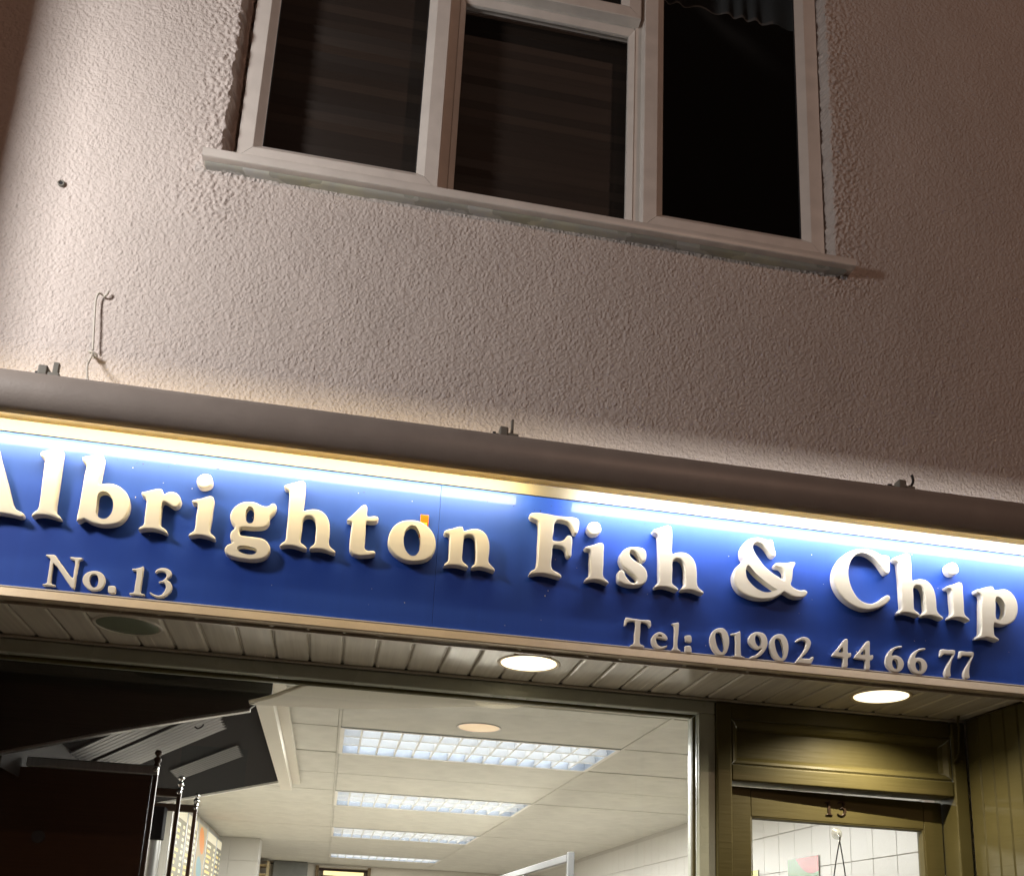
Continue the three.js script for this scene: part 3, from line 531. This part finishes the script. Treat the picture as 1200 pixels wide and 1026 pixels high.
// ---------- lamps outside the frame whose light the photograph shows ----------
{
  const f = LAMP.lantern, t = thing('wall_lantern', 'large square lantern on a bracket of the house to the left', 'lantern', f.at);
  const head = new THREE.Group(); head.name = 'lamp_head'; t.add(head); head.lookAt(...f.aim);
  obj('case', bx(-0.29, 0.29, -0.29, 0.29, -0.14, -0.012, 0.02, 2), M.gasket, head); obj('lamp_glass', bx(-0.26, 0.26, -0.26, 0.26, -0.0115, -0.004), glow(...f.color, 2), head);
  obj('bracket', tube([[0, 0.28, 0.1], [0, 0.5, -0.1], [0, 0.5, -0.8], [0, 0.42, 0.5 - f.at[2]]], 0.018), M.gasket, t);
  const l = new THREE.RectAreaLight(lin(...f.color), f.strength, 0.5, 0.5); l.position.set(...f.at); l.lookAt(...f.aim); l.castShadow = true; scene.add(l);
  const s = LAMP.street, q = thing('street_lamp', 'tall street lamp with an orange lantern across the road', 'street lamp', [s.at[0], -0.12, s.at[2]]);
  obj('post', lathe([[0.11, 0], [0.11, 1.2], [0.06, 1.25], [0.045, 6.4], [0, 6.4]], 16), M.gasket, q); obj('lantern', bx(-0.2, 0.2, 6.74, 6.84, -0.3, 0.3, 0.03, 2), M.gasket, q);
  obj('bulb', new THREE.SphereGeometry(0.09, 16, 12).scale(1, 0.7, 2).translate(0, 6.66, 0), glow(...s.color, 6), q);
  const pl = new THREE.PointLight(lin(...s.color), s.strength, 0, 2); pl.position.set(s.at[0], s.at[1] - 0.06, s.at[2]); pl.shadow.radius = 4; pl.castShadow = true; scene.add(pl);
}

// ---------- inside the shop ----------
const HC = 2.45;                                             // ceiling height
const ZT = [-0.112, -0.45, -1.11, -1.74, -2.39, -3.08, -3.8, -4.5, -5.3, -6.1, -6.8, -7.5, -8.15, -8.7, -9.3, -10];   // tile joints
const LIT = [2, 5, 8, 12];                                   // the tiles that are light fittings in the middle column
struct('floor', bx(-2.6, 2.75, -0.2, -0.002, -10.2, -0.0), M.floor);
{
  const ceil = struct('ceiling', bx(-2.6, 2.75, HC + 0.075, HC + 0.1, -10.2, -0.112), M.ceilingGap);
  const cols = [[-1.045, -0.012], [0.0, 1.237], [1.249, 2.62]];
  const geo = {};
  for (let k = 0; k + 1 < ZT.length; k++) cols.forEach(([a, b], c) => {
    if (c === 1 && LIT.includes(k)) return;
    const left = c === 0 && ZT[k + 1] < -6.85 ? -2.5 : a;
    const m = obj('ceiling_tile', bx(left, b, HC, HC + 0.012, ZT[k + 1] + 0.009, ZT[k] - 0.008, 0.004), M.ceiling, ceil);
    m.rotation.z = 0; m.position.y = ((k * 7 + c * 5) % 5) * 0.0004;
  });
  for (const x of [[-0.0115, -0.0005], [1.2375, 1.2485]]) obj('ceiling_bar', bx(x[0], x[1], HC - 0.001, HC + 0.012, -10, -0.112, 0.001), M.ceiling, ceil);
  obj('ceiling_void', [bx(-2.6, 2.75, HC + 0.0125, HC + 0.016, -10.2, -8.71), bx(-2.6, -0.02, HC + 0.0125, HC + 0.016, -8.7, -0.112), bx(1.25, 2.75, HC + 0.0125, HC + 0.016, -8.7, -0.112)], M.ceilingGap, ceil);
}
// right wall with white tiles, a little out of square
{
  const w = struct('tiled_wall', bx(0, 0.1, 0, HC + 0.07, -10.4, 0), M.grout); w.position.set(2.31, 0, -0.122); w.rotation.y = -0.032;
  const g = [0, 1, 2].map((i) => { const t = new RoundedBoxGeometry(0.006, 0.1978, 0.1978, 1, 0.0012); return metric(t); });
  const r = rng(5);
  for (let j = 0; j < 5; j++) for (let k = 0; k < 51; k++) {
    const y = 1.42 + j * 0.2, m = obj('tile', g[k % 3], M.tile, w);
    m.position.set(-0.003 - 0.0004 * r(), y + 0.1, -0.1 - k * 0.2); m.rotation.set(0, (r() - 0.5) * 0.006, (r() - 0.5) * 0.006);
    if (j === 4) m.scale.y = 0.98;
  }
  obj('lower_tiling', bx(-0.006, -0.0005, 0.0, 1.418, -10.3, 0), M.tile, w);
}
struct('side_wall', bx(-1.16, -1.052, 0, HC + 0.07, -6.8, -0.5), M.plaster);
struct('back_wall', [bx(-2.6, 2.75, 0, 2.1, -10.2, -10.02), bx(-2.6, -0.15, 2.1, HC + 0.07, -10.2, -10.02), bx(0.52, 2.75, 2.1, HC + 0.07, -10.2, -10.02), bx(-0.15, 0.52, 2.415, HC + 0.07, -10.2, -10.02), bx(-2.7, -2.602, 0, HC + 0.07, -10.2, -6.8), bx(-0.15, 0.52, 2.1, 2.414, -10.9, -10.8)], M.plaster);
struct('front_wall_inside', [bx(-1.6, -1.2, 0, 2.5, -0.11, -0.005), bx(-2.6, 2.75, 2.501, 2.62, -0.3, -0.01), bx(2.18, 2.75, 0, 2.5, -0.12, -0.005)], M.plaster);
{ // white tiled pier at the end of the left wall
  const t = thing('tiled_pier', 'white tiled pier at the far end of the left wall beyond the menu boards', 'pier', [-1.05, 0, -6.8]);
  obj('core', bx(-0.1, 0.375, 0, HC - 0.002, -0.35, -0.004), M.grout, t);
  for (let j = 0; j < 4; j++) { for (const [a, b] of [[0.0, 0.108], [0.111, 0.378]]) obj('tile', bx(a, b, 1.58 + j * 0.218, 1.58 + j * 0.218 + 0.215, -0.0035, 0.003, 0.0015), M.tile, t); obj('tile', bx(0.3755, 0.3815, 1.58 + j * 0.218, 1.58 + j * 0.218 + 0.215, -0.32, -0.006, 0.0015), M.tile, t); }
}
// recessed ceiling lights with aluminium louvres
LIT.forEach((k, i) => {
  const names = ['nearest and largest ceiling light, a tray of bright louvres behind the shop window', 'second ceiling light from the window, a bright louvred tray', 'third ceiling light from the window, a bright louvred tray', 'farthest ceiling light, thin bright louvred tray by the back wall'];
  const z1 = ZT[k] - 0.004, z0 = ZT[k + 1] + 0.004, x0 = 0.004, x1 = 1.233, zc = (z0 + z1) / 2, D = z1 - z0;
  const t = thing('ceiling_light', names[i], 'ceiling light', [0, HC, zc], 'louvred ceiling lights in the shop');
  const louvre = new THREE.MeshStandardMaterial({ color: lin(0.92, 0.92, 0.9), roughness: 0.45 });
  obj('tray', [bx(x0, x1, 0.062, 0.066, -D / 2, D / 2), bx(x0, x0 + 0.004, 0.001, 0.061, -D / 2, D / 2), bx(x1 - 0.004, x1, 0.001, 0.061, -D / 2, D / 2), bx(x0 + 0.005, x1 - 0.005, 0.001, 0.061, -D / 2, -D / 2 + 0.004), bx(x0 + 0.005, x1 - 0.005, 0.001, 0.061, D / 2 - 0.004, D / 2)], new THREE.MeshStandardMaterial({ color: lin(0.5, 0.54, 0.6), roughness: 0.4, metalness: 0.6 }), t);
  obj('edge_trim', [bx(x0 - 0.006, x1 + 0.006, -0.003, 0.0005, D / 2 - 0.012, D / 2 + 0.004), bx(x0 - 0.006, x1 + 0.006, -0.003, 0.0005, -D / 2 - 0.004, -D / 2 + 0.012), bx(x0 - 0.006, x0 + 0.012, -0.0031, 0.0004, -D / 2 + 0.0125, D / 2 - 0.0125), bx(x1 - 0.012, x1 + 0.006, -0.0031, 0.0004, -D / 2 + 0.0125, D / 2 - 0.0125)], M.white, t);
  for (let j = 0; j < 3; j++) obj('tube', new THREE.CylinderGeometry(0.013, 0.013, x1 - x0 - 0.05, 10).rotateZ(Math.PI / 2).translate((x0 + x1) / 2, 0.046, (j - 1) * D / 3), glow(0.92, 0.97, 1, 4.6), t);
  for (let j = 1; j < 14; j++) { const x = x0 + (x1 - x0) * j / 14, s = new THREE.Shape([[x - 0.0045, 0.004], [x + 0.0045, 0.004], [x + 0.001, 0.036], [x - 0.001, 0.036]].map((p) => new THREE.Vector2(...p))); const g = new THREE.ExtrudeGeometry(s, { depth: D - 0.012, bevelEnabled: false }); g.translate(0, 0, -D / 2 + 0.006); obj('louvre_blade', metric(g), louvre, t); }
  for (const f of [-1 / 6, 1 / 6]) obj('louvre_blade', sweep([[f * D - 0.012, 0.0035], [f * D + 0.012, 0.0035], [f * D + 0.003, 0.04], [f * D - 0.003, 0.04]], x0 + 0.005, x1 - 0.005), louvre, t);
  const l = new THREE.RectAreaLight(lin(...LAMP.room.color), LAMP.room.strength, x1 - x0 - 0.04, D - 0.04); l.position.set((x0 + x1) / 2, HC - 0.006, zc); l.lookAt((x0 + x1) / 2, 0, zc); l.castShadow = true; scene.add(l);
});
// extractor hood over the fryers: dark front board, black sloping underside, ribbed filters, white end trim
{
  const t = thing('extractor_hood', 'dark extractor hood with a black sloping underside and ribbed metal filters at upper left', 'extractor hood');
  const under = (x) => 2.446 + 0.262 * (x + 0.315);
  const board = (pts, z0, z1, m, name) => { const s = new THREE.Shape(pts.map((p) => new THREE.Vector2(...p))), g = new THREE.ExtrudeGeometry(s, { depth: z1 - z0, bevelEnabled: true, bevelThickness: 0.001, bevelSize: 0.001, bevelOffset: -0.001, bevelSegments: 1 }); g.translate(0, 0, z0); return obj(name, metric(g), m, t); };
  board([[-1.2, 2.062], [-1.0, 2.118], [-0.72, 2.199], [-0.5, 2.257], [-0.3, 2.307], [-0.237, 2.36], [-0.236, 2.49], [-1.2, 2.49]], -0.22, -0.2, M.hoodPanel, 'front_board');
  board([[-1.2, 2.05], [-1.0, 2.107], [-0.72, 2.188], [-0.5, 2.246], [-0.3, 2.296], [-0.3, 2.305], [-0.5, 2.255], [-0.72, 2.197], [-1.0, 2.116], [-1.2, 2.06]], -0.2235, -0.1985, M.steel, 'bottom_edge');
  board([[-1.05, under(-1.05)], [-0.315, under(-0.315)], [-0.315, 2.449], [-1.05, 2.449]], -2.78, -0.23, M.hoodBlack, 'underside');
  board([[-1.05, under(-1.05) - 0.012], [-0.315, under(-0.315) - 0.012], [-0.315, under(-0.315) - 0.001], [-1.05, under(-1.05) - 0.001]], -2.8, -2.78, M.white, 'back_edge');
  obj('side_skirt', bx(-1.0505, -1.046, 2.06, 2.27, -2.78, -0.24, 0.001), M.dark, t);
  obj('end_trim', [bx(-0.314, -0.25, 2.392, 2.4485, -2.79, -0.24, 0.002), bx(-0.2495, -0.205, 2.43, 2.4484, -2.79, -0.24, 0.002)], M.plaster, t);
  const bar = (A, B, w, h) => { const a = new THREE.Vector3(...A), b = new THREE.Vector3(...B), d = b.clone().sub(a), L = d.length(); d.normalize(); const up = new THREE.Vector3(0, 1, 0), side = d.clone().cross(up).normalize(), n = side.clone().cross(d); const g = new RoundedBoxGeometry(L, h, w, 1, 0.002); g.applyMatrix4(new THREE.Matrix4().makeBasis(d, n, side).setPosition(a.add(b).multiplyScalar(0.5))); return metric(g); };
  const filter = (xs, za, zb, n, len, slope, m, skip) => {
    const f = new THREE.Group(); f.name = 'filter'; t.add(f);
    for (let k = 0; k < n; k++) { if (k === skip) continue; const z = za + (zb - za) * k / (n - 1), q = (x) => [x, under(x) - 0.012, z + (x - xs) * slope]; obj('filter_rib', bar(q(xs), q(Math.max(-1.045, xs - len)), Math.abs(zb - za) / (n - 1) * 0.42, 0.004), m, f); }
  };
  filter(-0.467, -1.03, -0.4, 14, 0.6, 1.12, std(0.2, 0.2, 0.21, 0.4, { metalness: 0.8 }), 8);
  filter(-0.45, -1.72, -1.46, 7, 0.33, 1.05, std(0.05, 0.05, 0.053, 0.4, { metalness: 0.6 }), -1);
  obj('hook', tube([[-0.53, 2.366, -0.86], [-0.535, 2.354, -0.85], [-0.548, 2.346, -0.845], [-0.56, 2.352, -0.845]], 0.003, 12), M.gasket, t);
}
{ // end of the frying range and the posts along its top
  const t = thing('frying_range', 'dark brown panelled end of the frying range with chrome finials on its posts', 'frying range');
  obj('end_panel', bx(-1.11, -0.622, 0.002, 2.0955, -0.47, -0.445, 0.004), M.rangeBrown, t);
  obj('side_stile', bx(-1.3, -1.1105, 0.002, 2.2, -0.475, -0.43, 0.003), M.olive, t);
  obj('vent_hole', new THREE.CylinderGeometry(0.021, 0.021, 0.012, 24).rotateX(Math.PI / 2).translate(-0.954, 1.866, -0.443), M.gasket, t);
  obj('counter', bx(-1.03, -0.64, 0.002, 1.1, -3.4, -0.475, 0.01), M.steel, t);
  [[-0.45], [-1.03], [-1.56]].forEach(([z], i) => {
    const post = obj('post', bx(-0.6205, -0.604, 1.1, 2.128, z - 0.009, z + 0.009, 0.003), i ? M.rangeBrown : M.bronze, t);
    obj('finial', lathe([[0, 0.052], [0.008, 0.05], [0.0125, 0.043], [0.0125, 0.036], [0.007, 0.03], [0.0065, 0.027], [0.0125, 0.022], [0.0135, 0.013], [0.008, 0.005], [0.011, 0.0], [0.011, -0.006]], 16).translate(-0.612, 2.134, z), i ? M.chrome : M.bronze, post);
    obj('top_rail', bx(-1.03, -0.603, 2.096, 2.13, z - 0.012, z + 0.012, 0.006), i ? M.bronze : M.steel, t);
    obj('rail_cap', lathe([[0, 0], [0.012, 0], [0.015, -0.008], [0.012, -0.02], [0, -0.024]], 14).rotateZ(-Math.PI / 2).translate(-0.6, 2.116, z).translate(-0.004, 0, 0), M.chrome, t);
  });
  obj('control_box', bx(-0.795, -0.722, 1.96, 2.1, -1.5, -1.42, 0.004), M.hoodBlack, t);
  obj('flue', [lathe([[0.034, 1.1], [0.034, 1.955]], 20).translate(-0.76, 0, -1.46)], M.steel, t);
}
{ // illuminated menu boards along the left wall
  const zs = [[-4.17, -3.5], [-4.77, -4.2], [-5.4, -4.8], [-6.15, -5.43], [-6.62, -6.18]];
  const words = ['first', 'second', 'third', 'fourth', 'fifth'];
  const looks = ['rows of yellow price lines', 'rows of pale price lines', 'an orange picture of food', 'close rows of yellow lines', 'a grey face and a bright edge'];
  zs.forEach(([z0, z1], i) => {
    const t = thing('menu_board', 'lit menu board with ' + looks[i] + ', ' + words[i] + ' along the left wall', 'menu board', [-1.05, 0, 0], 'lit menu boards along the left wall');
    obj('case', bx(0.0, 0.05, 1.62, 2.4, z0, z1, 0.004), M.steel, t);
    const r = rng(40 + i), tex = canvasTexture(256, 256, (c, w, h) => {
      c.fillStyle = ['#8f8a76', '#a79f86', '#b8a98c', '#958d74', '#77766e'][i]; c.fillRect(0, 0, w, h);
      if (i === 2) { for (const [y, col] of [[40, '#e08a2c'], [120, '#7fa7b4'], [190, '#d3672a']]) { c.fillStyle = col; c.beginPath(); c.ellipse(128, y, 84, 32, 0.2, 0, 7); c.fill(); } }
      else { c.fillStyle = '#ece6d2'; c.fillRect(0, 0, w, 26); for (let y = 36; y < h - 8; y += 15) { c.fillStyle = r() < 0.6 ? '#f4dd8e' : '#fbf6e2'; c.fillRect(12, y, 90 + r() * 60, 8); c.fillStyle = '#fff7d8'; c.fillRect(200, y, 40, 8); } }
    });
    const g = new THREE.PlaneGeometry(z1 - z0 - 0.05, 0.72); g.rotateY(Math.PI / 2); g.translate(0.0508, 2.01, (z0 + z1) / 2);
    obj('lit_screen', g, new THREE.MeshStandardMaterial({ color: lin(0.2, 0.2, 0.2), roughness: 0.4, map: tex, emissive: lin(1, 0.95, 0.8), emissiveMap: tex, emissiveIntensity: 0.85 }), t);
  });
}
{ // amber downlight in the shop ceiling, hardly lit
  const t = thing('recessed_light', 'dim round amber light in the shop ceiling in front of the louvred lights', 'downlight', [0.56, HC, -0.885]);
  obj('rim', lathe([[0.082, 0.0], [0.085, -0.003], [0.09, -0.003], [0.093, 0.0], [0.082, 0.0]], 40), M.white, t);
  obj('lens', lathe([[0, -0.004], [0.05, -0.0035], [0.083, -0.0012]], 40), glow(1, 0.56, 0.17, 0.5), t);
}
{ // far end
  const b = thing('shutter_box', 'grey metal box hanging under the ceiling at the far end of the shop', 'box', [-0.47, 0, -9.9]);
  obj('box', bx(-0.21, 0.21, 2.12, 2.449, -0.1, 0.12, 0.012), std(0.2, 0.21, 0.2, 0.7, { map: T.paintMottle }), b); obj('bracket', bx(-0.27, -0.212, 2.41, 2.425, -0.02, 0.02, 0.003), M.gasket, b);
  const s = thing('storage_shelf', 'yellow lit shelf edge far back left of the grey box', 'shelf', [-1.2, 0, -9.6]);
  for (let k = 0; k < 4; k++) obj('shelf_board', bx(-0.5, 0.45, 2.02 + k * 0.11, 2.045 + k * 0.11, -0.2, 0.1, 0.003), std(0.62, 0.5, 0.26, 0.6, { map: T.wood }), s);
  obj('upright', bx(0.455, 0.48, 0, 2.42, -0.2, 0.1, 0.003), std(0.6, 0.5, 0.3, 0.6), s);
  const d = thing('back_doorway', 'brown framed opening with a bright yellow light at the far end of the shop', 'doorway', [0.18, 0, -10.0]);
  obj('door_frame', [bx(-0.34, -0.3, 0, 2.43, -0.01, 0.03, 0.003), bx(0.32, 0.36, 0, 2.43, -0.01, 0.03, 0.003), bx(-0.298, 0.318, 2.26, 2.3, -0.01, 0.03, 0.003)], std(0.2, 0.14, 0.07, 0.6), d);
  obj('light_panel', bx(-0.24, 0.28, 2.33, 2.385, -0.3, -0.28, 0.003), glow(1, 0.8, 0.35, 1.3), d);
}
{ // glass screen on the counter at the right
  const t = thing('glass_screen', 'glass counter screen with a grey metal post and top rail at lower middle', 'screen', [1.225, 0, -1.95]);
  obj('post', bx(-0.017, 0.017, 0, 2.062, -0.017, 0.017, 0.003), M.screenMetal, t); obj('top_rail', bx(-0.02, 0.01, 2.012, 2.05, -3.2, -0.018, 0.004), M.screenMetal, t);
  obj('glass_pane', bx(-0.008, -0.002, 1.0, 2.01, -3.2, -0.02), M.glass, t); obj('post', bx(-0.013, 0.013, 0, 2.01, -1.2, -1.175, 0.003), M.steel, t); obj('counter', bx(-0.5, 0.05, 0.002, 0.998, -3.2, -0.02, 0.01), M.plaster, t);
}
{ // strip of plastic sheet hanging along the inside of the window head, its left end curling down
  const t = thing('plastic_valance', 'loose beige plastic sheet curling down inside the window head', 'plastic sheet');
  const top = (x) => 2.373, low = (x) => { const u = (x + 0.3) / 1.5; return 2.373 - (0.052 * Math.exp(-(((x + 0.02) / 0.42) ** 2)) + 0.012 * (1 - u)); };
  const n = 70, v = [], uvs = [], id = [], m = 8;
  for (let i = 0; i <= n; i++) { const x = -0.135 + 1.3 * i / n; for (let j = 0; j <= m; j++) { const f = j / m, lowY = low(x); v.push(x - 0.16 * Math.exp(-(i / 9)) * f, top(x) + (lowY - top(x)) * f - 0.022 * f * Math.exp(-(i / 8)), -0.068 - 0.03 * Math.sin(f * 2.2) - 0.006 * Math.sin(x * 9) * f); uvs.push(x, f * 0.1); } }
  for (let i = 0; i < n; i++) for (let j = 0; j < m; j++) { const a = i * (m + 1) + j; id.push(a, a + 1, a + m + 1, a + 1, a + m + 2, a + m + 1); }
  const g = new THREE.BufferGeometry(); g.setAttribute('position', new THREE.Float32BufferAttribute(v, 3)); g.setAttribute('uv', new THREE.Float32BufferAttribute(uvs, 2)); g.setIndex(id); g.computeVertexNormals();
  obj('sheet', g, M.vinyl, t);
  obj('curled_edge', tube([[-0.12, 2.372, -0.07], [-0.17, 2.352, -0.078], [-0.23, 2.325, -0.088], [-0.297, 2.303, -0.094]], 0.006, 20), M.vinyl, t);
}
{ // things on and behind the door glass
  const c = thing('suction_hook', 'clear suction cup hook with a black cord on the door glass', 'hook', [1.69, 2.004, -0.043]);
  obj('suction_cup', lathe([[0, 0.012], [0.005, 0.012], [0.006, 0.006], [0.017, 0.002], [0.02, 0.0]], 24).rotateX(Math.PI / 2).translate(0, 0, 0), phys(0.75, 0.75, 0.7, 0.15, { side: THREE.DoubleSide, transmission: 0.85, thickness: 0 }), c);
  obj('hook', tube([[0, -0.002, 0.012], [0, -0.006, 0.018], [0, -0.022, 0.02], [0, -0.028, 0.016]], 0.003, 16), M.chrome, c);
  obj('cord', [tube([[0, -0.024, 0.018], [-0.013, -0.09, 0.014], [-0.034, -0.22, 0.008]], 0.0022, 12), tube([[0, -0.024, 0.018], [0.012, -0.09, 0.014], [0.03, -0.22, 0.008]], 0.0022, 12)], M.gasket, c);
  const poster = (name, label, z, y0, y1, w, draw) => {
    const t = thing(name, label, 'poster', [2.31 - 0.032 * -z * -1 - 0.0, 0, z]);
    t.position.x = 2.31 + 0.032 * (-z - 0.122) - 0.012; t.rotation.y = -0.032;
    const g = new THREE.PlaneGeometry(w, y1 - y0); g.rotateY(-Math.PI / 2); g.translate(0, (y0 + y1) / 2, 0);
    obj('sheet', bx(0.0005, 0.0025, y0, y1, -w / 2, w / 2), M.plaster, t); obj('print', g, phys(1, 1, 1, 0.25, { map: canvasTexture(256, 256, draw) }), t);
  };
  poster('poster', 'red green and orange poster on the tiled wall seen through the door glass', -1.62, 1.6, 2.075, 0.36, (k, w, h) => { k.fillStyle = '#55784c'; k.fillRect(0, 0, w, h); k.fillStyle = '#96423b'; k.beginPath(); k.moveTo(256, 0); k.lineTo(70, 0); k.quadraticCurveTo(150, 60, 256, 40); k.fill(); k.fillStyle = '#d9a45b'; k.beginPath(); k.ellipse(110, 150, 90, 60, 0.4, 0, 7); k.fill(); k.fillStyle = '#c66a4a'; k.beginPath(); k.ellipse(200, 110, 46, 40, 0, 0, 7); k.fill(); });
  poster('notice', 'yellow green notice on the tiled wall at the left edge of the door glass', -2.35, 1.6, 2.05, 0.3, (k, w, h) => { k.fillStyle = '#b9b64a'; k.fillRect(0, 0, w, h); k.fillStyle = '#d8cf7a'; k.fillRect(30, 60, 196, 150); });
}
{ // faint moonlight, far weaker than the lamps
  const moon = new THREE.DirectionalLight(lin(0.7, 0.8, 1), 0.004); moon.position.set(-6, 20, 18); moon.target.position.set(0, 2, 0); moon.castShadow = true; moon.shadow.radius = 2;
  Object.assign(moon.shadow.camera, { left: -12, right: 12, top: 12, bottom: -12, near: 1, far: 60 }); scene.add(moon, moon.target);
}
renderer.render(scene, camera);
